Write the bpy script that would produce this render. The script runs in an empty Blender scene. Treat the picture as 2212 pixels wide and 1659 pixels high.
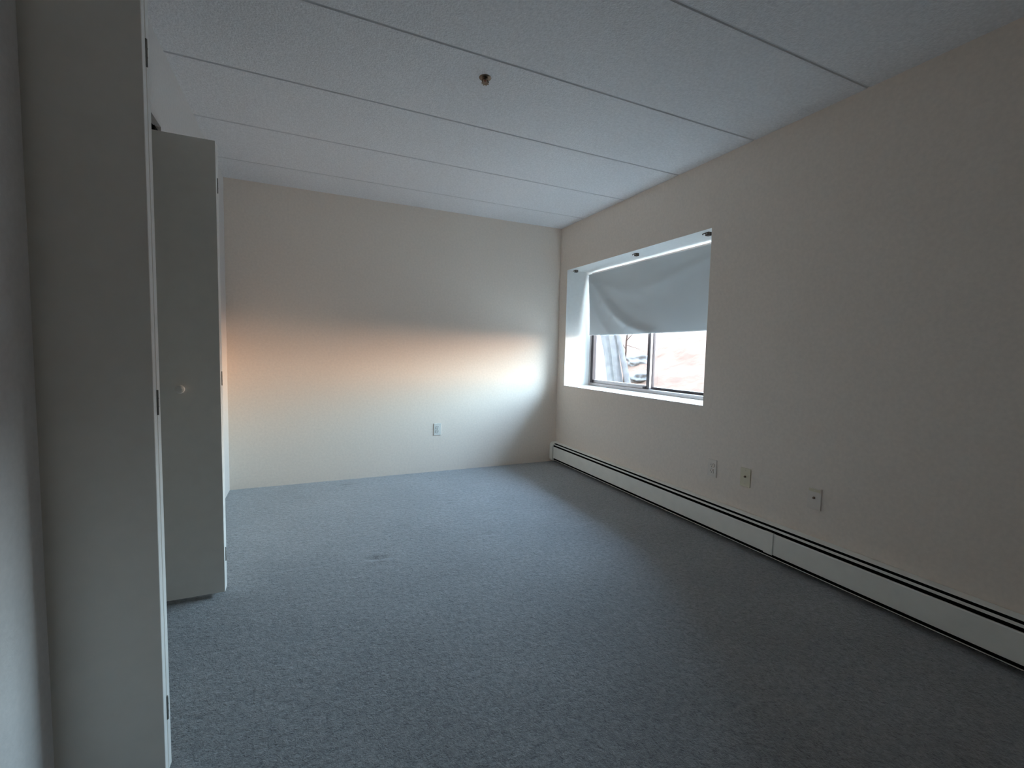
import bpy, bmesh, math, random
from mathutils import Vector, Matrix
sc = bpy.context.scene
COL = sc.collection
random.seed(4)

# ------------------------------------------------------------------ camera
FPX = 981.39
cam_d = bpy.data.cameras.new('camera'); cam = bpy.data.objects.new('camera', cam_d); COL.objects.link(cam)
cam_d.sensor_fit = 'HORIZONTAL'; cam_d.sensor_width = 36.0; cam_d.lens = FPX / 2212 * 36.0
cam_d.clip_start = 0.02; cam_d.clip_end = 400
YAW, PITCH, ROLL, CAMH = 0.4299, -0.0698, 0.0224, 1.1529
fw = Vector((math.sin(YAW)*math.cos(PITCH), math.cos(YAW)*math.cos(PITCH), math.sin(PITCH)))
rt = Vector((math.cos(YAW), -math.sin(YAW), 0)); up = rt.cross(fw)
r2 = rt*math.cos(ROLL) + up*math.sin(ROLL); u2 = -rt*math.sin(ROLL) + up*math.cos(ROLL)
cam.matrix_world = Matrix(((r2.x, u2.x, -fw.x, 0), (r2.y, u2.y, -fw.y, 0), (r2.z, u2.z, -fw.z, CAMH), (0, 0, 0, 1)))
sc.camera = cam

# ------------------------------------------------------------------ exposure
vs = sc.view_settings
vs.view_transform = 'Standard'; vs.look = 'None'; vs.gamma = 1.0; vs.use_curve_mapping = False
vs.exposure = 2.15
sc.cycles.max_bounces = 14; sc.cycles.diffuse_bounces = 10
sc.cycles.sample_clamp_indirect = 0.0

# ------------------------------------------------------------------ sky
w = bpy.data.worlds.new('sky'); sc.world = w; w.use_nodes = True
nt = w.node_tree; nt.nodes.clear()
tc = nt.nodes.new('ShaderNodeTexCoord'); sp = nt.nodes.new('ShaderNodeSeparateXYZ')
rp = nt.nodes.new('ShaderNodeValToRGB'); bg = nt.nodes.new('ShaderNodeBackground'); ow = nt.nodes.new('ShaderNodeOutputWorld')
nt.links.new(tc.outputs['Generated'], sp.inputs[0])
ht_ = nt.nodes.new('ShaderNodeMath'); ht_.operation = 'MULTIPLY_ADD'; ht_.inputs[1].default_value = 0.5; ht_.inputs[2].default_value = 0.5
nt.links.new(sp.outputs['Z'], ht_.inputs[0]); nt.links.new(ht_.outputs[0], rp.inputs[0])
def ramp(r, els):
    cr = r.color_ramp
    cr.elements[0].position = els[0][0]; cr.elements[0].color = (*els[0][1], 1)
    cr.elements[1].position = els[-1][0]; cr.elements[1].color = (*els[-1][1], 1)
    for p_, c_ in els[1:-1]:
        e_ = cr.elements.new(p_); e_.color = (*c_, 1)
# cool side of the sky, and the side where the low sun warms the horizon (0.5 = horizon)
ramp(rp, [(0.485, (0.06, 0.055, 0.05)), (0.50, (0.78, 0.84, 0.87)), (0.60, (0.61, 0.80, 0.97)), (1.0, (0.38, 0.58, 0.90))])
rw = nt.nodes.new('ShaderNodeValToRGB'); nt.links.new(ht_.outputs[0], rw.inputs[0])
ramp(rw, [(0.470, (0.06, 0.05, 0.04)), (0.502, (1.05, 0.60, 0.37)), (0.525, (1.08, 0.66, 0.43)), (0.56, (0.92, 0.86, 0.78)), (0.61, (0.66, 0.84, 0.98)), (1.0, (0.38, 0.58, 0.90))])
dt = nt.nodes.new('ShaderNodeVectorMath'); dt.operation = 'DOT_PRODUCT'; dt.inputs[1].default_value = (0.975, -0.22, 0)
nt.links.new(tc.outputs['Generated'], dt.inputs[0])
mr = nt.nodes.new('ShaderNodeMapRange'); mr.inputs[1].default_value = 0.80; mr.inputs[2].default_value = 0.98; mr.interpolation_type = 'SMOOTHSTEP'
nt.links.new(dt.outputs['Value'], mr.inputs[0])
mw = nt.nodes.new('ShaderNodeMix'); mw.data_type = 'RGBA'
nt.links.new(mr.outputs[0], mw.inputs[0]); nt.links.new(rp.outputs[0], mw.inputs[6]); nt.links.new(rw.outputs[0], mw.inputs[7])
nt.links.new(mw.outputs[2], bg.inputs[0]); nt.links.new(bg.outputs[0], ow.inputs[0])
SKY = 10.2
# no blocker modelled: sky dimmed to the south to calm the far wall's hotspot
ds = nt.nodes.new('ShaderNodeVectorMath'); ds.operation = 'DOT_PRODUCT'; ds.inputs[1].default_value = (0, -1, 0)
nt.links.new(tc.outputs['Generated'], ds.inputs[0])
ms = nt.nodes.new('ShaderNodeMapRange'); ms.inputs[1].default_value = 0.45; ms.inputs[2].default_value = 0.92
ms.inputs[3].default_value = SKY; ms.inputs[4].default_value = SKY*0.30; ms.interpolation_type = 'SMOOTHSTEP'
nt.links.new(ds.outputs['Value'], ms.inputs[0]); nt.links.new(ms.outputs[0], bg.inputs[1])

# light portal in the window opening (guides sky sampling, adds no light)
pd = bpy.data.lights.new('window_portal', 'AREA'); po = bpy.data.objects.new('window_portal', pd); COL.objects.link(po)
pd.shape = 'RECTANGLE'; pd.size = 1.17; pd.size_y = 1.80; pd.cycles.is_portal = True
po.location = (2.90, 3.1375, 1.41); po.rotation_euler = (0, math.radians(90), 0)

# ------------------------------------------------------------------ dimensions
H = 2.44; XR = 2.4445; YB = 4.182; XL = -0.551; YF = -2.3
WT = 0.42                       # outer wall thickness
WY0, WY1, WZ0, WZ1 = 2.235, 4.04, 0.822, 1.997
CY0, CY1, CZ = 1.372, 2.478, 2.084   # closet opening
PT = 0.115                      # closet wall thickness

# ------------------------------------------------------------------ materials
def mat(name, col, rough=0.6, spec=0.3, metal=0.0, var=0.0, vscale=30, bump=0.0, bscale=200, bdist=0.002, det=4, trans=None):
    m = bpy.data.materials.new(name); m.use_nodes = True
    n = m.node_tree; b = n.nodes['Principled BSDF']
    b.inputs['Base Color'].default_value = (*col, 1); b.inputs['Roughness'].default_value = rough
    b.inputs['Metallic'].default_value = metal; b.inputs['Specular IOR Level'].default_value = spec
    t = n.nodes.new('ShaderNodeTexCoord')
    if var or True:
        v = var or 0.02
        no = n.nodes.new('ShaderNodeTexNoise'); no.inputs['Scale'].default_value = vscale; no.inputs['Detail'].default_value = det
        n.links.new(t.outputs['Object'], no.inputs['Vector'])
        r = n.nodes.new('ShaderNodeValToRGB')
        r.color_ramp.elements[0].position = 0.3; r.color_ramp.elements[1].position = 0.7
        r.color_ramp.elements[0].color = (*[c*(1-v) for c in col], 1)
        r.color_ramp.elements[1].color = (*[min(1, c*(1+v)) for c in col], 1)
        n.links.new(no.outputs['Fac'], r.inputs[0]); n.links.new(r.outputs[0], b.inputs['Base Color'])
    if bump:
        no = n.nodes.new('ShaderNodeTexNoise'); no.inputs['Scale'].default_value = bscale; no.inputs['Detail'].default_value = 3
        n.links.new(t.outputs['Object'], no.inputs['Vector'])
        bu = n.nodes.new('ShaderNodeBump'); bu.inputs['Strength'].default_value = bump; bu.inputs['Distance'].default_value = bdist
        n.links.new(no.outputs['Fac'], bu.inputs['Height']); n.links.new(bu.outputs[0], b.inputs['Normal'])
    return m

M_wall = mat('wall_paint', (0.855, 0.755, 0.665), 0.75, 0.2, var=0.035, vscale=60, bump=0.25, bscale=140, bdist=0.0015)
M_reveal = mat('wall_paint_lit', (0.82, 0.80, 0.77), 0.7, 0.2, var=0.02, bump=0.2, bscale=140, bdist=0.001)  # wall paint made whiter here to stand for window light on the recess
M_ceil = mat('ceiling_texture', (0.84, 0.835, 0.85), 0.95, 0.05, var=0.07, vscale=70, bump=0.9, bscale=120, bdist=0.004)
M_joint = mat('ceiling_joint', (0.70, 0.70, 0.71), 0.95, 0.05)
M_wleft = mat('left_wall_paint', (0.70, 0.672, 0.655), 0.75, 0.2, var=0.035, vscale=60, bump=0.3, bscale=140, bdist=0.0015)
M_door = mat('door_paint', (0.89, 0.855, 0.79), 0.5, 0.35, var=0.02, vscale=20, bump=0.05, bscale=60, bdist=0.001)
M_dooredge = mat('door_edge_paint', (0.86, 0.85, 0.82), 0.5, 0.3, var=0.03)
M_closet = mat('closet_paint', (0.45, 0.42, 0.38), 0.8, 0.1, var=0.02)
M_track = mat('track_metal', (0.02, 0.018, 0.017), 0.8, 0.1)
M_hinge = mat('hinge_metal', (0.22, 0.21, 0.19), 0.5, 0.4, 0.3)
M_heater = mat('heater_enamel', (0.88, 0.87, 0.81), 0.4, 0.4, var=0.03, vscale=12)
M_heatdark = mat('heater_slot_shade', (0.012, 0.011, 0.010), 0.9, 0.1)  # near-black colour stands in for the shade seen through the slots
M_fin = mat('heater_fin', (0.05, 0.05, 0.05), 0.6, 0.3, 0.5)
M_white = mat('white_plastic', (0.80, 0.715, 0.63), 0.35, 0.4)
M_outlet = mat('bright_white_plastic', (0.74, 0.73, 0.69), 0.35, 0.4)
M_ivory = mat('ivory_plastic', (0.72, 0.64, 0.47), 0.35, 0.4)
M_black = mat('slot_dark', (0.02, 0.018, 0.017), 0.6, 0.2)
M_metal = mat('screw_metal', (0.45, 0.44, 0.42), 0.35, 0.5, 1.0)
M_brass = mat('sprinkler_brass', (0.20, 0.14, 0.10), 0.4, 0.5, 0.9)
M_bulb = mat('sprinkler_bulb', (0.35, 0.08, 0.06), 0.2, 0.6)
M_brown = mat('bracket_plastic', (0.10, 0.075, 0.06), 0.5, 0.3)
M_alu = mat('window_aluminium', (0.42, 0.36, 0.34), 0.45, 0.5, 0.35, var=0.04)
M_alud = mat('window_channel', (0.07, 0.055, 0.055), 0.5, 0.4, 0.3)
M_vinyl = mat('sash_trim', (0.62, 0.62, 0.60), 0.4, 0.4)
M_ground = mat('yard_ground', (0.19, 0.15, 0.12), 0.95, 0.05, var=0.25, vscale=1.3)
M_bank = mat('bank_leaf_litter', (0.085, 0.046, 0.031), 0.95, 0.05, var=0.18, vscale=2.2, bump=0.5, bscale=3, bdist=0.1)
M_bark = mat('pale_bark', (0.088, 0.073, 0.067), 0.9, 0.1, var=0.25, vscale=5)
M_twig = mat('sapling_bark', (0.05, 0.028, 0.02), 0.9, 0.1, var=0.1)
M_rock = mat('rock', (0.13, 0.112, 0.105), 0.95, 0.1, var=0.12, vscale=3)
M_siding = mat('exterior_siding', (0.35, 0.33, 0.30), 0.8, 0.2)

# shade cloth: mostly opaque, a little light comes through
M_shade = bpy.data.materials.new('shade_cloth'); M_shade.use_nodes = True
n = M_shade.node_tree; b = n.nodes['Principled BSDF']; o = n.nodes['Material Output']
b.inputs['Base Color'].default_value = (0.62, 0.635, 0.64, 1); b.inputs['Roughness'].default_value = 0.85; b.inputs['Specular IOR Level'].default_value = 0.15
tx = n.nodes.new('ShaderNodeTexCoord'); wv = n.nodes.new('ShaderNodeTexNoise'); wv.inputs['Scale'].default_value = 400
bu = n.nodes.new('ShaderNodeBump'); bu.inputs['Strength'].default_value = 0.15; bu.inputs['Distance'].default_value = 0.0008
n.links.new(tx.outputs['Object'], wv.inputs['Vector']); n.links.new(wv.outputs['Fac'], bu.inputs['Height']); n.links.new(bu.outputs[0], b.inputs['Normal'])
tl = n.nodes.new('ShaderNodeBsdfTranslucent'); tl.inputs[0].default_value = (0.55, 0.57, 0.58, 1)
mx = n.nodes.new('ShaderNodeMixShader'); mx.inputs[0].default_value = 0.045
n.links.new(b.outputs[0], mx.inputs[1]); n.links.new(tl.outputs[0], mx.inputs[2]); n.links.new(mx.outputs[0], o.inputs[0])

# window glass: clear pane with a faint reflection
M_glass = bpy.data.materials.new('window_glass'); M_glass.use_nodes = True
n = M_glass.node_tree; n.nodes.clear(); o = n.nodes.new('ShaderNodeOutputMaterial')
tb = n.nodes.new('ShaderNodeBsdfTransparent'); tb.inputs[0].default_value = (0.94, 0.97, 0.96, 1)
gl = n.nodes.new('ShaderNodeBsdfGlossy'); gl.inputs['Roughness'].default_value = 0.02
fr = n.nodes.new('ShaderNodeFresnel'); fr.inputs[0].default_value = 1.2
mx = n.nodes.new('ShaderNodeMixShader')
n.links.new(fr.outputs[0], mx.inputs[0]); n.links.new(tb.outputs[0], mx.inputs[1]); n.links.new(gl.outputs[0], mx.inputs[2]); n.links.new(mx.outputs[0], o.inputs[0])

# carpet: cut pile, blue grey
M_carpet = bpy.data.materials.new('carpet_pile'); M_carpet.use_nodes = True
n = M_carpet.node_tree; b = n.nodes['Principled BSDF']
b.inputs['Roughness'].default_value = 1.0; b.inputs['Specular IOR Level'].default_value = 0.02
b.inputs['Sheen Weight'].default_value = 0.75; b.inputs['Sheen Roughness'].default_value = 0.45; b.inputs['Sheen Tint'].default_value = (0.85, 0.93, 1.0, 1)
tx = n.nodes.new('ShaderNodeTexCoord')
def noise(scale, det=3, rough=0.6, dist=0.0):
    q = n.nodes.new('ShaderNodeTexNoise'); q.inputs['Scale'].default_value = scale; q.inputs['Detail'].default_value = det
    q.inputs['Roughness'].default_value = rough; q.inputs['Distortion'].default_value = dist
    n.links.new(tx.outputs['Object'], q.inputs['Vector']); return q
n1 = noise(120, 4, 0.7, 0.8); n2 = noise(45, 3, 0.6, 0.5); n3 = noise(2.2, 4, 0.55)
r1 = n.nodes.new('ShaderNodeValToRGB'); r1.color_ramp.elements[0].position = 0.36; r1.color_ramp.elements[1].position = 0.64
r1.color_ramp.elements[0].color = (0.17, 0.173, 0.176, 1); r1.color_ramp.elements[1].color = (0.45, 0.453, 0.456, 1)
mf = n.nodes.new('ShaderNodeMix'); mf.data_type = 'FLOAT'; mf.inputs[0].default_value = 0.42
n.links.new(n1.outputs['Fac'], mf.inputs[2]); n.links.new(n2.outputs['Fac'], mf.inputs[3]); n.links.new(mf.outputs[0], r1.inputs[0])
r3 = n.nodes.new('ShaderNodeValToRGB'); r3.color_ramp.elements[0].position = 0.3; r3.color_ramp.elements[1].position = 0.7
r3.color_ramp.elements[0].color = (0.88, 0.88, 0.88, 1); r3.color_ramp.elements[1].color = (1.08, 1.08, 1.08, 1)
n.links.new(n3.outputs['Fac'], r3.inputs[0])
mm = n.nodes.new('ShaderNodeMix'); mm.data_type = 'RGBA'; mm.blend_type = 'MULTIPLY'; mm.inputs[0].default_value = 1
n.links.new(r1.outputs[0], mm.inputs[6]); n.links.new(r3.outputs[0], mm.inputs[7]); n.links.new(mm.outputs[2], b.inputs['Base Color'])
ad = n.nodes.new('ShaderNodeMath'); ad.operation = 'ADD'; n.links.new(n1.outputs['Fac'], ad.inputs[0]); n.links.new(n2.outputs['Fac'], ad.inputs[1])
bu = n.nodes.new('ShaderNodeBump'); bu.inputs['Strength'].default_value = 0.95; bu.inputs['Distance'].default_value = 0.006
n.links.new(ad.outputs[0], bu.inputs['Height']); n.links.new(bu.outputs[0], b.inputs['Normal'])

# ------------------------------------------------------------------ helpers
def link(name, bm, m, parent=None, smooth=False):
    me = bpy.data.meshes.new(name); bm.normal_update(); bm.to_mesh(me); bm.free()
    for mm_ in (m if isinstance(m, (list, tuple)) else [m]): me.materials.append(mm_)
    if smooth:
        for p in me.polygons: p.use_smooth = True
    ob = bpy.data.objects.new(name, me); COL.objects.link(ob)
    if parent is not None: ob.parent = parent
    return ob
def empty(name, loc, **kw):
    o_ = bpy.data.objects.new(name, None); COL.objects.link(o_); o_.location = loc; o_.empty_display_size = 0.05
    for k, v in kw.items(): o_[k] = v
    return o_
def tag(o_, **kw):
    for k, v in kw.items(): o_[k] = v
    return o_
def box(bm, x0, x1, y0, y1, z0, z1, mi=0, bev=0.0):
    vs_ = [bm.verts.new((x, y, z)) for x in (x0, x1) for y in (y0, y1) for z in (z0, z1)]
    idx = [(0, 1, 3, 2), (4, 6, 7, 5), (0, 4, 5, 1), (2, 3, 7, 6), (0, 2, 6, 4), (1, 5, 7, 3)]
    fs = [bm.faces.new([vs_[i] for i in f]) for f in idx]
    for f in fs: f.material_index = mi
    if bev:
        es = list({e for f in fs for e in f.edges})
        bmesh.ops.bevel(bm, geom=es, offset=bev, segments=2, affect='EDGES', profile=0.6)
    return fs
def cyl(bm, c, ax, r0, r1, L, seg=24, caps=True):
    """cone/cylinder along axis ax from c, length L"""
    a = Vector(ax).normalized(); t = a.orthogonal().normalized(); s = a.cross(t); c = Vector(c)
    A = [bm.verts.new(c + (t*math.cos(2*math.pi*i/seg) + s*math.sin(2*math.pi*i/seg))*r0) for i in range(seg)]
    B = [bm.verts.new(c + a*L + (t*math.cos(2*math.pi*i/seg) + s*math.sin(2*math.pi*i/seg))*r1) for i in range(seg)]
    for i in range(seg): bm.faces.new((A[i], A[(i+1) % seg], B[(i+1) % seg], B[i]))
    if caps: bm.faces.new(A[::-1]); bm.faces.new(B)
def lathe(bm, c, ax, prof, seg=28):
    a = Vector(ax).normalized(); t = a.orthogonal().normalized(); s = a.cross(t); c = Vector(c); rings = []
    for (r, h) in prof:
        rings.append([bm.verts.new(c + a*h + (t*math.cos(2*math.pi*i/seg) + s*math.sin(2*math.pi*i/seg))*max(r, 1e-5)) for i in range(seg)])
    for A, B in zip(rings, rings[1:]):
        for i in range(seg): bm.faces.new((A[i], A[(i+1) % seg], B[(i+1) % seg], B[i]))
    bm.faces.new(rings[0][::-1]); bm.faces.new(rings[-1])
def extrude_y(bm, prof, y0, y1):
    """closed profile of (x,z) extruded along y"""
    A = [bm.verts.new((x, y0, z)) for x, z in prof]; B = [bm.verts.new((x, y1, z)) for x, z in prof]
    k = len(prof)
    for i in range(k): bm.faces.new((A[i], A[(i+1) % k], B[(i+1) % k], B[i]))
    bm.faces.new(A[::-1]); bm.faces.new(B)
    bmesh.ops.recalc_face_normals(bm, faces=bm.faces[:])
def tube(bm, pts, rad, seg=10):
    rings = []
    for i, p in enumerate(pts):
        p = Vector(p); d = (Vector(pts[min(i+1, len(pts)-1)]) - Vector(pts[max(i-1, 0)])).normalized()
        t = d.orthogonal().normalized() if i == 0 else (t - d*t.dot(d)).normalized()
        s = d.cross(t); r = rad[i] if isinstance(rad, (list, tuple)) else rad
        rings.append([bm.verts.new(p + (t*math.cos(2*math.pi*k/seg) + s*math.sin(2*math.pi*k/seg))*r) for k in range(seg)])
    for A, B in zip(rings, rings[1:]):
        for k in range(seg): bm.faces.new((A[k], A[(k+1) % seg], B[(k+1) % seg], B[k]))
    bm.faces.new(rings[0][::-1]); bm.faces.new(rings[-1])

# ------------------------------------------------------------------ room shell
# carpeted floor: fine grid with real dents, seams of wear and a gentle unevenness
def dents():
    return [(0.319, 4.005, .055, .018, .007), (1.031, 3.955, .030, .016, .006), (1.009, 3.308, .045, .020, .007),
            (0.927, 2.707, .022, .012, .006), (1.047, 2.604, .040, .022, .008), (0.370, 2.512, .055, .022, .012),
            (0.325, 2.53, .03, .015, .007), (1.749, 2.551, .060, .022, .006), (0.42, 3.10, .10, .012, .003), (-0.02, 2.55, .16, .012, .003)]
from mathutils import noise as mnoise
def floor_z(x, y):
    z = 0.0012*mnoise.noise(Vector((x*3.1, y*3.1, 0))) + 0.0014*mnoise.noise(Vector((x*14, y*14, 3)))
    for (cx, cy, a, b_, d) in dents():
        if abs(x-cx) > 4*a or abs(y-cy) > 5*b_: continue
        u = (x-cx)/a; v = (y-cy - 0.35*b_*(1-u*u))/b_
        z -= d*math.exp(-(u*u)**1.5 - v*v)
        v2 = v + 1.9
        z += 0.45*d*math.exp(-(u*u) - v2*v2)
    return z
xs, x = [], XL-0.02
xs = [XL-0.75, XL-0.4, XL-0.2] + [XL-0.02 + i*0.0125 for i in range(int((XR-XL+0.04)/0.0125)+1)] + [XR+0.05]
ys = [YF-0.05 + i*0.2 for i in range(16)]
yy = ys[-1] + 0.1
while yy < 2.2: ys.append(yy); yy += 0.025
while yy < YB+0.03: ys.append(yy); yy += 0.0125
nx, ny = len(xs), len(ys)
me = bpy.data.meshes.new('floor')
me.from_pydata([(a, c, floor_z(a, c)) for c in ys for a in xs], [],
               [(j*nx+i, j*nx+i+1, (j+1)*nx+i+1, (j+1)*nx+i) for j in range(ny-1) for i in range(nx-1)])
for p in me.polygons: p.use_smooth = True
me.materials.append(M_carpet)
floor = bpy.data.objects.new('floor', me); COL.objects.link(floor)
tag(floor, kind='structure', label='blue grey cut pile carpet covering the bedroom floor')

# ceiling of concrete planks, joints across the room
bm = bmesh.new()
S0, DS = 0.4223, 0.6019
joints = sorted([YB - S0 - DS*i for i in range(11)])
xa, xb = XL-0.9, XR+WT
bounds = [YF-0.1] + joints + [YB+0.12]
g = 0.0034; rec = 0.0045
pts = []
for i, (a, c) in enumerate(zip(bounds, bounds[1:])):
    if i: pts += [(a-g, H+rec), (a+g, H+rec), (a+g+0.004, H)]
    pts += [(c-g-0.004, H)] if i < len(bounds)-2 else [(c, H)]
    if i == 0: pts = [(a, H)] + pts
A = [bm.verts.new((xa, y_, z_)) for y_, z_ in pts]; B = [bm.verts.new((xb, y_, z_)) for y_, z_ in pts]
for i in range(len(pts)-1):
    f = bm.faces.new((A[i], A[i+1], B[i+1], B[i])); f.material_index = 1 if (pts[i][1] > H+0.001 or pts[i+1][1] > H+0.001) else 0
box(bm, xa, xb, bounds[0], bounds[-1], H+rec+0.001, H+0.2)
ceiling = tag(link('ceiling', bm, [M_ceil, M_joint]), kind='structure', label='grey textured plank ceiling with straight joints across the room')

# window wall with a deep opening
bm = bmesh.new()
XO = XR+WT
def wall_piece(bm, x0, x1, y0, y1, z0, z1): box(bm, x0, x1, y0, y1, z0, z1)
# faces as one shell with a clean opening
def quad(bm, pts_, mi=0):
    f = bm.faces.new([bm.verts.new(p) for p in pts_]); f.material_index = mi; return f
y0, y1, zb, zt = YF-0.1, YB+0.12, -0.15, H+0.2
for X_, s in ((XR, 1), (XO, -1)):
    for (a, c, d, e) in ((y0, WY0, zb, zt), (WY1, y1, zb, zt), (WY0, WY1, zb, WZ0), (WY0, WY1, WZ1, zt)):
        quad(bm, [(X_, a, d), (X_, a, e), (X_, c, e), (X_, c, d)])
quad(bm, [(XR, WY0, WZ0), (XO, WY0, WZ0), (XO, WY1, WZ0), (XR, WY1, WZ0)], 1)
quad(bm, [(XR, WY0, WZ1), (XR, WY1, WZ1), (XO, WY1, WZ1), (XO, WY0, WZ1)], 1)
quad(bm, [(XR, WY0, WZ0), (XR, WY0, WZ1), (XO, WY0, WZ1), (XO, WY0, WZ0)], 1)
quad(bm, [(XR, WY1, WZ0), (XO, WY1, WZ0), (XO, WY1, WZ1), (XR, WY1, WZ1)], 1)
quad(bm, [(XR, y0, zb), (XO, y0, zb), (XO, y0, zt), (XR, y0, zt)]); quad(bm, [(XR, y1, zb), (XR, y1, zt), (XO, y1, zt), (XO, y1, zb)])
bmesh.ops.remove_doubles(bm, verts=bm.verts[:], dist=1e-5); bmesh.ops.recalc_face_normals(bm, faces=bm.faces[:])
tag(link('wall_right', bm, [M_wall, M_reveal]), kind='structure', label='beige window wall with deep window recess and three wall plates')

bm = bmesh.new(); box(bm, XL-0.9, XR-0.0005, YB, YB+0.12, -0.15, H+0.2)
tag(link('wall_back', bm, M_wall), kind='structure', label='beige far wall with one outlet, lit by the window')
bm = bmesh.new(); box(bm, XL-0.9, XR-0.0005, YF-0.1, YF, -0.15, H+0.2)
tag(link('wall_front', bm, M_wall), kind='structure', label='beige wall behind the viewer')
# closet wall with opening (header is textured like the ceiling)
bm = bmesh.new()
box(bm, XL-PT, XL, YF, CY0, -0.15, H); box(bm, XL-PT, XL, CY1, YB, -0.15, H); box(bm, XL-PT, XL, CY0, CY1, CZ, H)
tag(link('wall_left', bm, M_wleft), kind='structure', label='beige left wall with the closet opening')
bm = bmesh.new()
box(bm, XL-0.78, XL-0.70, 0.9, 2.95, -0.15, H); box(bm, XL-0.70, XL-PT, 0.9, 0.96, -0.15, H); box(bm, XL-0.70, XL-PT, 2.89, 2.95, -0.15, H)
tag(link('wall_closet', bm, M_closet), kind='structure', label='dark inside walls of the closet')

# ------------------------------------------------------------------ window
win = empty('window_1', (XR+0.30, (WY0+WY1)/2, WZ0), kind='structure', label='aluminium sliding window set deep in the wall below a half drawn shade')
def wl(bm, name, m, parent):      # build in world coordinates, parent keeps it there
    ob = link(name, bm, m, parent)
    p = parent; off = Vector((0, 0, 0))
    while p is not None: off += Vector(p.location); p = p.parent
    ob.data.transform(Matrix.Translation(-off)); return ob
FX0, FX1 = 2.745, 2.845
bm = bmesh.new()
box(bm, FX0, FX1, WY0, WY1, WZ0, WZ0+0.030, bev=0.002); box(bm, FX0, FX1, WY0, WY1, WZ1-0.03, WZ1, bev=0.002)
box(bm, FX0, FX1, WY1-0.022, WY1, WZ0+0.03, WZ1-0.03, bev=0.002); box(bm, FX0, FX1, WY0, WY0+0.022, WZ0+0.03, WZ1-0.03, bev=0.002)
wl(bm, 'window_frame', M_alu, win)
my = 3.14
def sash(name, ya, yb, x0, x1, mframe, gx, rail):
    bm = bmesh.new(); r_ = 0.028
    box(bm, x0, x1, ya, yb, WZ0+0.030, WZ0+0.030+rail, bev=0.0015); box(bm, x0, x1, ya, yb, WZ1-0.03-r_, WZ1-0.03, bev=0.0015)
    box(bm, x0, x1, ya, ya+r_, WZ0+0.03+rail, WZ1-0.03-r_, bev=0.0015); box(bm, x0, x1, yb-r_, yb, WZ0+0.03+rail, WZ1-0.03-r_, bev=0.0015)
    s_ = wl(bm, name, mframe, win)
    bm = bmesh.new(); box(bm, gx, gx+0.004, ya+r_-0.004, yb-r_+0.004, WZ0+0.03+rail-0.004, WZ1-0.03-r_+0.004)
    wl(bm, 'glass_pane', M_glass, s_); return s_
sl = sash('sliding_sash', my-0.010, WY1-0.022, 2.765, 2.787, M_alu, 2.775, 0.034)
sr = sash('fixed_sash', WY0+0.022, my+0.020, 2.800, 2.822, M_alud, 2.810, 0.022)
bm = bmesh.new(); box(bm, 2.752, 2.790, WY1-0.060, WY1-0.0225, WZ0+0.031, WZ1-0.031)
wl(bm, 'side_channel', M_alud, win)
bm = bmesh.new(); box(bm, 2.757, 2.765, my-0.004, my+0.020, WZ0+0.031, WZ1-0.031, bev=0.001)
wl(bm, 'meeting_rail_cover', M_alud, win)
bm = bmesh.new(); box(bm, 2.752, 2.764, my+0.022, my+0.062, WZ0+0.034, WZ0+0.052, bev=0.002); box(bm, 2.744, 2.753, my+0.032, my+0.052, WZ0+0.038, WZ0+0.048, bev=0.002)
wl(bm, 'sash_latch', M_alud, win)

# ------------------------------------------------------------------ shade
SX = 2.700
shade = empty('window_shade', (SX, 3.15, 1.345), label='pale grey cloth shade sagging in folds over the upper window', category='shade')
TLy, TRy, BLy, BRy, TZ, BZ = 4.024, 2.243, 3.985, 2.244, 1.973, 1.345
bm = bmesh.new(); NU, NV = 150, 70
ridge = [((0.00, 0.02), (0.07, 0.22), (0.14, 0.45), (0.24, 0.70), (0.36, 0.88), (0.52, 1.0)),
         ((0.02, 0.00), (0.12, 0.20), (0.28, 0.33), (0.45, 0.36), (0.65, 0.30), (0.9, 0.12)),
         ((0.00, 0.25), (0.05, 0.55), (0.11, 0.80), (0.20, 1.0))]
amps = (0.020, 0.008, 0.006); wid = (0.060, 0.07, 0.045)
def seg_d(u, v, pl):
    best = 9
    for (a, c) in zip(pl, pl[1:]):
        ax_, ay_ = a; bx_, by_ = c; du, dv = bx_-ax_, by_-ay_
        t_ = max(0, min(1, ((u-ax_)*du+(v-ay_)*dv)/(du*du+dv*dv)))
        dd = math.hypot((u-ax_-t_*du)*1.7, (v-ay_-t_*dv)*0.62)
        best = min(best, dd)
    return best
grid = []
for j in range(NV+1):
    v = j/NV; row = []
    for i in range(NU+1):
        u = i/NU
        ya = TLy+(BLy-TLy)*v - 0.004*math.sin(v*math.pi); yb_ = TRy+(BRy-TRy)*v
        y_ = ya+(yb_-ya)*u
        z_ = TZ+(BZ-TZ)*v - 0.004*math.sin(u*math.pi)*v
        fade = min(1, v*6)
        x_ = SX
        for pl, am, wd in zip(ridge, amps, wid):
            d_ = seg_d(u, v, pl); x_ -= fade*am*math.exp(-(d_/wd)**2)
        x_ += fade*0.010*math.sin(math.pi*min(1, u*1.1))*math.sin(v*math.pi*0.8)
        x_ += 0.0025*mnoise.noise(Vector((u*5, v*3, 1)))*fade
        row.append(bm.verts.new((x_, y_, z_)))
    grid.append(row)
for j in range(NV):
    for i in range(NU): bm.faces.new((grid[j][i], grid[j][i+1], grid[j+1][i+1], grid[j+1][i]))
fab = wl(bm, 'shade_cloth', M_shade, shade)
for p in fab.data.polygons: p.use_smooth = True
so = fab.modifiers.new('thick', 'SOLIDIFY'); so.thickness = 0.0012
bm = bmesh.new(); tube(bm, [(SX+0.004, WY1-0.0005, TZ-0.004), (SX+0.004, WY0+0.0005, TZ-0.004)], 0.0035, 12)
wl(bm, 'top_rod', M_vinyl, shade)

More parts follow.
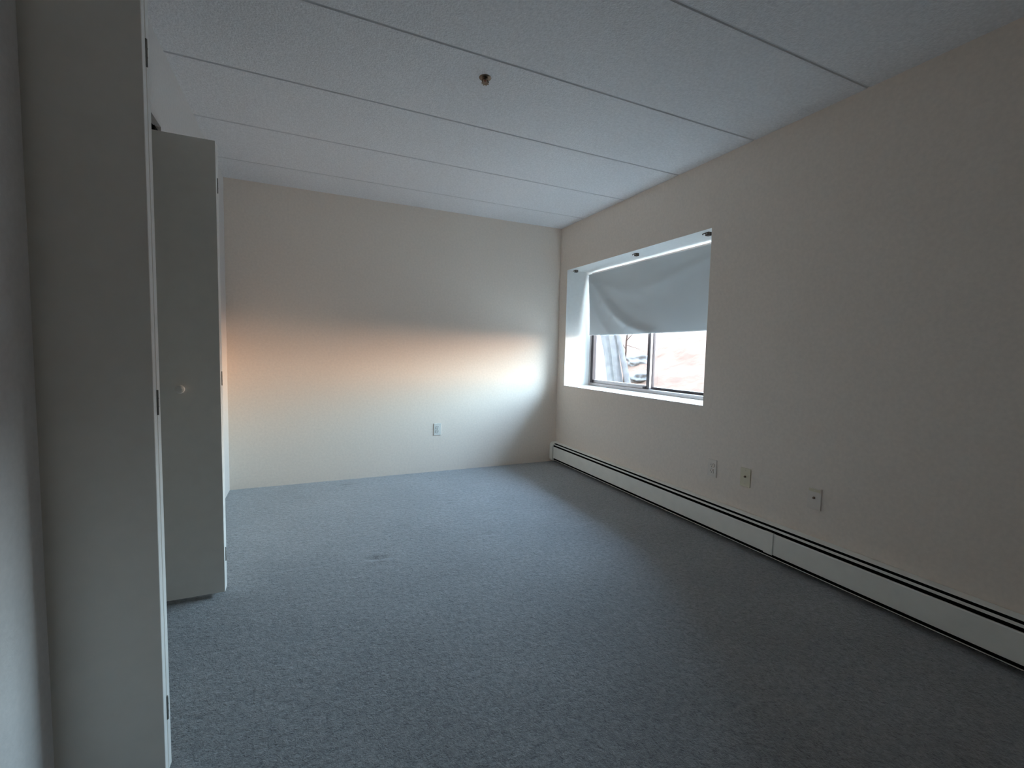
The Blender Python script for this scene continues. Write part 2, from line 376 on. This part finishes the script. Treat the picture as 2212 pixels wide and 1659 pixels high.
# three leftover blind clips on the recess ceiling
def clip(x, y, lab):
    t = empty('blind_clip', (x, y, WZ1), label=lab, category='bracket', group='brown blind clips on the window recess ceiling')
    bm = bmesh.new(); box(bm, -0.014, 0.014, -0.017, 0.013, -0.024, 0, bev=0.002); link('clip_body', bm, M_brown, t)
    bm = bmesh.new(); box(bm, -0.009, -0.004, 0.012, 0.042, -0.006, -0.001, bev=0.001); box(bm, -0.009, -0.004, 0.038, 0.043, -0.011, -0.002, bev=0.001); link('clip_arm', bm, M_brown, t)
    bm = bmesh.new(); cyl(bm, (-0.0155, -0.002, -0.012), (1, 0, 0), 0.004, 0.004, 0.003, 12); link('screw', bm, M_metal, t)
clip(2.513, 3.985, 'brown clip in far corner of window recess, beside the far wall')
clip(2.522, 3.075, 'brown clip at the middle of the window recess ceiling')
clip(2.510, 2.325, 'brown clip at the near end of window recess, largest in view')

# ------------------------------------------------------------------ baseboard heater
Y0H, Y1H = -1.2, 4.118
ht = empty('baseboard_heater', (XR-0.03, 1.5, 0.0), label='long white baseboard heater running along the floor under the window wall', category='heater')
bm = bmesh.new(); extrude_y(bm, [(XR-0.0005, 0.018), (XR-0.0005, 0.2115), (XR-0.004, 0.2115), (XR-0.004, 0.030), (XR-0.030, 0.024), (XR-0.044, 0.024), (XR-0.044, 0.020), (XR-0.030, 0.018)], Y0H, Y1H)
box(bm, 2.3895, XR-0.005, Y1H-0.014, Y1H-0.010, 0.028, 0.2025); box(bm, 2.3825, 2.3895, Y1H-0.014, Y1H-0.010, 0.06, 0.19)  # dark bulkhead added so the slots stay black before the pale cap
wl(bm, 'back_plate', [M_heatdark], ht)
bm = bmesh.new(); extrude_y(bm, [(XR-0.046, 0.0235), (XR-0.046, 0.0275), (XR-0.0435, 0.0275), (XR-0.0435, 0.0235)], Y0H, Y1H)
wl(bm, 'bottom_lip', M_heater, ht)
bm = bmesh.new(); extrude_y(bm, [(XR-0.001, 0.2095), (XR-0.001, 0.2135), (XR-0.010, 0.2155), (XR-0.034, 0.2095), (XR-0.0365, 0.2065), (XR-0.0365, 0.2035), (XR-0.0350, 0.2035), (XR-0.0345, 0.2055), (XR-0.033, 0.2075), (XR-0.010, 0.2120)], Y0H, Y1H)
wl(bm, 'top_cover', M_heater, ht)
bm = bmesh.new(); extrude_y(bm, [(2.3865, 0.1915), (2.3870, 0.1985), (2.3885, 0.1985), (2.3885, 0.1860), (2.3875, 0.1860)], Y0H, Y1H)
wl(bm, 'damper', M_heater, ht)
def panel(ya, yb_):
    bm = bmesh.new(); extrude_y(bm, [(2.3785, 0.052), (2.3775, 0.056), (2.3775, 0.166), (2.3800, 0.1705), (2.392, 0.1685), (2.392, 0.1670), (2.3812, 0.1688), (2.3795, 0.165), (2.3795, 0.056), (2.386, 0.0535), (2.386, 0.052)], ya, yb_)
    wl(bm, 'front_panel', M_heater, ht)
panel(Y0H, 1.640); panel(1.681, Y1H-0.012)
bm = bmesh.new(); extrude_y(bm, [(2.3745, 0.049), (2.3725, 0.053), (2.3725, 0.167), (2.3755, 0.1735), (2.388, 0.172), (2.388, 0.171), (2.3770, 0.171), (2.3745, 0.166), (2.3745, 0.054), (2.376, 0.050)], 1.6345, 1.6865)
wl(bm, 'splice_plate', M_heater, ht)
bm = bmesh.new(); tube(bm, [(2.418, Y0H+0.02, 0.10), (2.418, Y1H-0.02, 0.10)], 0.011, 12)
y_ = Y0H+0.1
while y_ < Y1H-0.1: box(bm, 2.392, 2.4365, y_, y_+0.002, 0.06, 0.15); y_ += 0.02
wl(bm, 'heating_element', M_fin, ht)
bm = bmesh.new()
extrude_y(bm, [(XR-0.0005, 0.018), (2.385, 0.018), (2.3735, 0.034), (2.3725, 0.172), (2.378, 0.196), (2.398, 0.212), (XR-0.0005, 0.218)], Y1H-0.004, YB-0.002)
bmesh.ops.bevel(bm, geom=bm.edges[:], offset=0.0015, segments=2, affect='EDGES')
wl(bm, 'end_cap', M_heater, ht)

# ------------------------------------------------------------------ wall plates
def plate_base(t, m):
    bm = bmesh.new(); box(bm, -0.035, 0.035, -0.0055, 0, -0.0575, 0.0575, bev=0.0022); return link('cover_plate', bm, m, t)
def slotbox(pts_, name, m, t):
    bm = bmesh.new()
    for (a, c, d, e, f, g_) in pts_: box(bm, a, c, d, e, f, g_)
    return link(name, bm, m, t)
def duplex(loc, rz, lab, m):
    t = empty('wall_outlet', loc, label=lab, category='outlet', group='duplex wall outlets'); t.rotation_euler = (0, 0, rz)
    plate_base(t, m)
    for s in (1, -1):
        bm = bmesh.new(); zc = s*0.0195
        prof = [(-0.0170, -0.009), (-0.0115, -0.0140), (0.0115, -0.0140), (0.0170, -0.009), (0.0170, 0.009), (0.0115, 0.0140), (-0.0115, 0.0140), (-0.0170, 0.009)]
        A = [bm.verts.new((x, -0.0052, z+zc)) for x, z in prof]; B = [bm.verts.new((x*0.97, -0.0085, zc+z*0.97)) for x, z in prof]
        for i in range(8): bm.faces.new((A[i], A[(i+1) % 8], B[(i+1) % 8], B[i]))
        bm.faces.new(B); bmesh.ops.recalc_face_normals(bm, faces=bm.faces[:])
        r_ = link('receptacle', bm, m, t)
        slotbox([(-0.0078, -0.0050, -0.0089, -0.0080, zc-0.0005, zc+0.0085), (0.0050, 0.0078, -0.0089, -0.0080, zc, zc+0.0075), (-0.0028, 0.0028, -0.0089, -0.0080, zc-0.0095, zc-0.0045)], 'slots', M_black, r_)
    bm = bmesh.new(); cyl(bm, (0, -0.0070, 0), (0, 1, 0), 0.0028, 0.0032, 0.003, 12); link('screw', bm, M_metal, t)
    return t
def jack_plate(name, loc, rz, lab, cat, m, band):
    t = empty(name, loc, label=lab, category=cat); t.rotation_euler = (0, 0, rz)
    plate_base(t, m)
    if band:
        bm = bmesh.new(); box(bm, -0.030, 0.030, -0.0066, -0.005, 0.036, 0.052, bev=0.0005); link('top_strip', bm, M_ivory, t)
    bm = bmesh.new(); lathe(bm, (0, -0.0050, 0.004), (0, -1, 0), [(0.0065, 0), (0.0065, 0.003), (0.0045, 0.0035), (0.0045, 0.009), (0.0030, 0.0095)], 20); link('jack', bm, M_brass, t)
    for s in (1, -1):
        bm = bmesh.new(); cyl(bm, (0, -0.0070, s*0.042), (0, 1, 0), 0.0022, 0.0026, 0.003, 12); link('screw', bm, m, t)
duplex((1.147, YB, 0.407), 0, 'white duplex outlet low on the sunlit far wall', M_outlet)
duplex((XR, 2.128, 0.421), -math.pi/2, 'beige duplex outlet on window wall, nearest the window', M_white)
jack_plate('cable_outlet', (XR, 1.880, 0.424), -math.pi/2, 'yellowish ivory wall plate with dark cable jack, between two paler plates', 'wall plate', M_ivory, False)
jack_plate('phone_outlet', (XR, 1.467, 0.419), -math.pi/2, 'beige wall plate with dark jack and top strip, nearest the viewer', 'wall plate', M_white, True)

# ------------------------------------------------------------------ sprinkler
sp_ = empty('ceiling_sprinkler', (0.788, 2.099, H), label='small dark brass fire sprinkler head on the ceiling', category='sprinkler')
bm = bmesh.new(); lathe(bm, (0, 0, 0), (0, 0, -1), [(0.026, 0), (0.026, 0.0015), (0.022, 0.005), (0.014, 0.007)], 32); link('escutcheon', bm, M_brass, sp_, True)
bm = bmesh.new(); lathe(bm, (0, 0, -0.007), (0, 0, -1), [(0.012, 0), (0.013, 0.006), (0.010, 0.012), (0.006, 0.014)], 20); link('body', bm, M_brass, sp_)
bm = bmesh.new()
for s in (1, -1): tube(bm, [(s*0.009, 0, -0.018), (s*0.014, 0, -0.028), (s*0.012, 0, -0.040), (s*0.003, 0, -0.050)], 0.0026, 8)
link('frame_arms', bm, M_brass, sp_)
bm = bmesh.new(); cyl(bm, (0, 0, -0.044), (0, 0, 1), 0.0024, 0.0024, 0.024, 12); link('bulb', bm, M_bulb, sp_)
bm = bmesh.new(); NT = 16
c0 = [bm.verts.new((0.006*math.cos(2*math.pi*i/32), 0.006*math.sin(2*math.pi*i/32), -0.050)) for i in range(32)]
c1 = [bm.verts.new(((0.017 if i % 4 < 2 else 0.011)*math.cos(2*math.pi*i/32), (0.017 if i % 4 < 2 else 0.011)*math.sin(2*math.pi*i/32), -0.052)) for i in range(32)]
for i in range(32): bm.faces.new((c0[i], c0[(i+1) % 32], c1[(i+1) % 32], c1[i]))
bm.faces.new(c0)
d_ = link('deflector', bm, M_brass, sp_); so = d_.modifiers.new('t', 'SOLIDIFY'); so.thickness = 0.0015

sp_.scale = (1.12, 1.12, 0.50)
# ------------------------------------------------------------------ bifold closet doors
def bifold(name, y0, lab, knob, flip):
    """two panels folded flat against each other, thickness along y, standing out of the opening"""
    t = empty(name, (-0.605, y0+0.028, 0.0), kind='structure', label=lab)
    W = 0.270; T = 0.0270; z0, z1 = (0.017 if knob else 0.006), 2.036
    x1 = -0.3415; x0 = x1-W
    def pan(ya, ang):
        bm = bmesh.new(); fs = box(bm, x0, x1, ya, ya+T, z0, z1)
        fs[1].material_index = 1
        bmesh.ops.bevel(bm, geom=[e for e in bm.edges], offset=0.0012, segments=1, affect='EDGES')
        ob = wl(bm, 'door_panel', [M_door, M_dooredge], t)
        return ob
    gap = 0.0035
    a_ = pan(y0, 0); b_ = pan(y0+T+gap, 0)
    for zc in (1.855, 1.005, 0.185):
        bm = bmesh.new(); yc = y0+T+gap/2
        cyl(bm, (x1+0.0005, yc, zc-0.032), (0, 0, 1), 0.0032, 0.0032, 0.064, 10)
        box(bm, x1-0.020, x1-0.001, yc-0.0014, yc+0.0014, zc-0.032, zc+0.032)
        for dz in (-0.0105, 0.0105): cyl(bm, (x1+0.0005, yc, zc+dz-0.001), (0, 0, 1), 0.0038, 0.0038, 0.002, 10)
        wl(bm, 'hinge', M_hinge, t)
    if knob:
        bm = bmesh.new(); lathe(bm, (-0.487, y0, 0.962), (0, -1, 0), [(0.010, -0.001), (0.009, 0.006), (0.0075, 0.012), (0.012, 0.017), (0.017, 0.022), (0.0185, 0.027), (0.016, 0.032), (0.009, 0.0345), (0.001, 0.035)], 28)
        wl(bm, 'door_knob', M_door, t)
        for p in t.children[-1].data.polygons: p.use_smooth = True
    bm = bmesh.new(); box(bm, -0.620, -0.5535, y0+0.003, y0+0.052, z1+0.002, z1+0.021, bev=0.002)  # dark block filling the gap above the folded panels
    wl(bm, 'top_block', M_track, t)
    bm = bmesh.new(); cyl(bm, (x0+0.012, y0+T/2 if flip else y0+T*1.5+gap, z1-0.002), (0, 0, 1), 0.004, 0.004, 0.030, 12)
    wl(bm, 'pivot_pin', M_hinge, t)
    return t
bifold('door_1', 1.3925, 'near folded closet door, bright double edge beside the dark wall', False, True)
bifold('door_2', 2.390, 'far folded closet door with small round knob on its grey face', True, False)
bm = bmesh.new()
xc = -0.5960
box(bm, xc-0.018, xc+0.020, CY0+0.002, CY1-0.002, CZ-0.003, CZ); box(bm, xc-0.018, xc-0.016, CY0+0.002, CY1-0.002, CZ-0.040, CZ-0.003); box(bm, xc+0.018, xc+0.020, CY0+0.002, CY1-0.002, CZ-0.040, CZ-0.003)
tag(link('door_track', bm, M_track), label='dark metal track under the closet header above the far door', category='track')

# ------------------------------------------------------------------ outside
bm = bmesh.new(); NX, NY = 70, 110; G = []
def gz(x, y):
    t = max(0, min(1, (x-8.5)/7.5)); t = t*t*(3-2*t)
    sth = max(0, min(1, (y-1)/7)); z = -0.45 + (0.25+2.9*sth)*t + 0.10*mnoise.noise(Vector((x*0.35, y*0.35, 0)))
    return z + (0.18*mnoise.noise(Vector((x*1.3, y*1.3, 5))) if x > 8 else 0)
for j in range(NY+1):
    G.append([bm.verts.new((XR+WT+0.02 + 24*(i/NX)**1.15, -38+80*j/NY, gz(XR+WT+0.02 + 24*(i/NX)**1.15, -38+80*j/NY))) for i in range(NX+1)])
for j in range(NY):
    for i in range(NX):
        f = bm.faces.new((G[j][i], G[j][i+1], G[j+1][i+1], G[j+1][i])); f.material_index = 1 if G[j][i].co.x > 8.3 else 0
yard = tag(link('ground', bm, [M_ground, M_bank], None, True), kind='structure', label='yard and sunlit bank outside the window')

# unseen facade, added above and beside the room to shade the yard
bm = bmesh.new()
box(bm, XR+0.02, XO, -30, YF-0.101, -0.5, 5.4); box(bm, XR+0.02, XO, YB+0.121, 30, -0.5, 5.4); box(bm, XR+0.02, XO, YF-0.1, YB+0.12, H+0.201, 5.4)
tag(link('wall_yard_blocker', bm, M_siding), kind='structure', label='unseen outer facade added above and beside the room to shade the yard')

def tree(name, stems, m, lab, cat, extra=()):
    t = empty(name, stems[0][0][0], label=lab, category=cat)
    bm = bmesh.new()
    for pts_, rad in stems: tube(bm, pts_, rad, 12)
    wl(bm, 'trunk', m, t)
    for pts_, rad in extra:
        bm = bmesh.new(); tube(bm, pts_, rad, 8); wl(bm, 'branch', m, t)
    return t
def curve(a, b_, r0, r1, k=12, wob=0.05, seed=0):
    a = Vector(a); b_ = Vector(b_); P_ = []; R_ = []
    for i in range(k+1):
        s = i/k; p = a.lerp(b_, s) + Vector((0, mnoise.noise(Vector((s*3, seed, 0))), 0))*wob*math.sin(math.pi*s)
        P_.append(p); R_.append(r0+(r1-r0)*s)
    return P_, R_
g0 = gz(9.0, 11.5)
# leaning pair of trunks that meet and part again
tree('leaning_tree', [curve((9, 11.50, -0.7), (9.05, 13.05, 3.4), 0.19, 0.12, 16, 0.10, 1), curve((9.02, 11.30, -0.7), (9.0, 12.52, 3.4), 0.15, 0.08, 16, -0.10, 2), curve((9.1, 10.90, -0.7), (9.1, 12.40, 3.4), 0.10, 0.07, 16, 0.08, 7)],
     M_bark, 'pale leaning multi trunk tree outside the left half of the window', 'tree',
     [curve((9.02, 12.2, 2.8), (9.3, 13.2, 3.9), 0.06, 0.03, 6, 0.1, 3), curve((9.02, 12.0, 2.5), (8.8, 11.0, 3.8), 0.06, 0.03, 6, 0.1, 4)])
tree('bare_sapling', [curve((10.3, 13.02, gz(10.3, 13)-0.1), (10.3, 12.86, 2.0), 0.040, 0.025, 12, -0.12, 5)], M_twig, 'thin bare reddish sapling outside between leaning tree and window divider', 'tree',
     [curve((10.3, 12.93, 1.35), (10.35, 13.5, 1.85), 0.016, 0.007, 6, 0.05, 6), curve((10.3, 12.90, 1.65), (10.2, 12.3, 2.0), 0.014, 0.006, 6, 0.05, 8), curve((10.3, 12.92, 1.5), (10.3, 12.2, 1.35), 0.011, 0.005, 6, 0.05, 9)])
def rock(x, y, r, sq, lab, sd):
    bm = bmesh.new(); bmesh.ops.create_icosphere(bm, subdivisions=4, radius=1)
    for v in bm.verts:
        nn = 1+0.40*mnoise.noise(v.co*1.8+Vector((sd, 0, 0)))+0.12*mnoise.noise(v.co*4.5+Vector((0, sd, 0)))
        v.co = Vector((v.co.x*r*nn, v.co.y*r*1.3*nn, v.co.z*r*sq*nn))
    o_ = link('boulder', bm, M_rock, None, True); o_.location = (x, y, gz(x, y)+r*sq*0.3)
    tag(o_, label=lab, category='rock')
rock(11.9, 14.15, 0.42, 0.75, 'farthest grey boulder on the bank outside, behind the bare sapling', 3.1)
rock(10.95, 12.80, 0.36, 0.70, 'middle grey boulder on the bank outside, right of the sapling', 7.7)
rock(10.05, 11.75, 0.26, 0.65, 'nearest and smallest grey boulder outside, low in the left pane', 12.3)
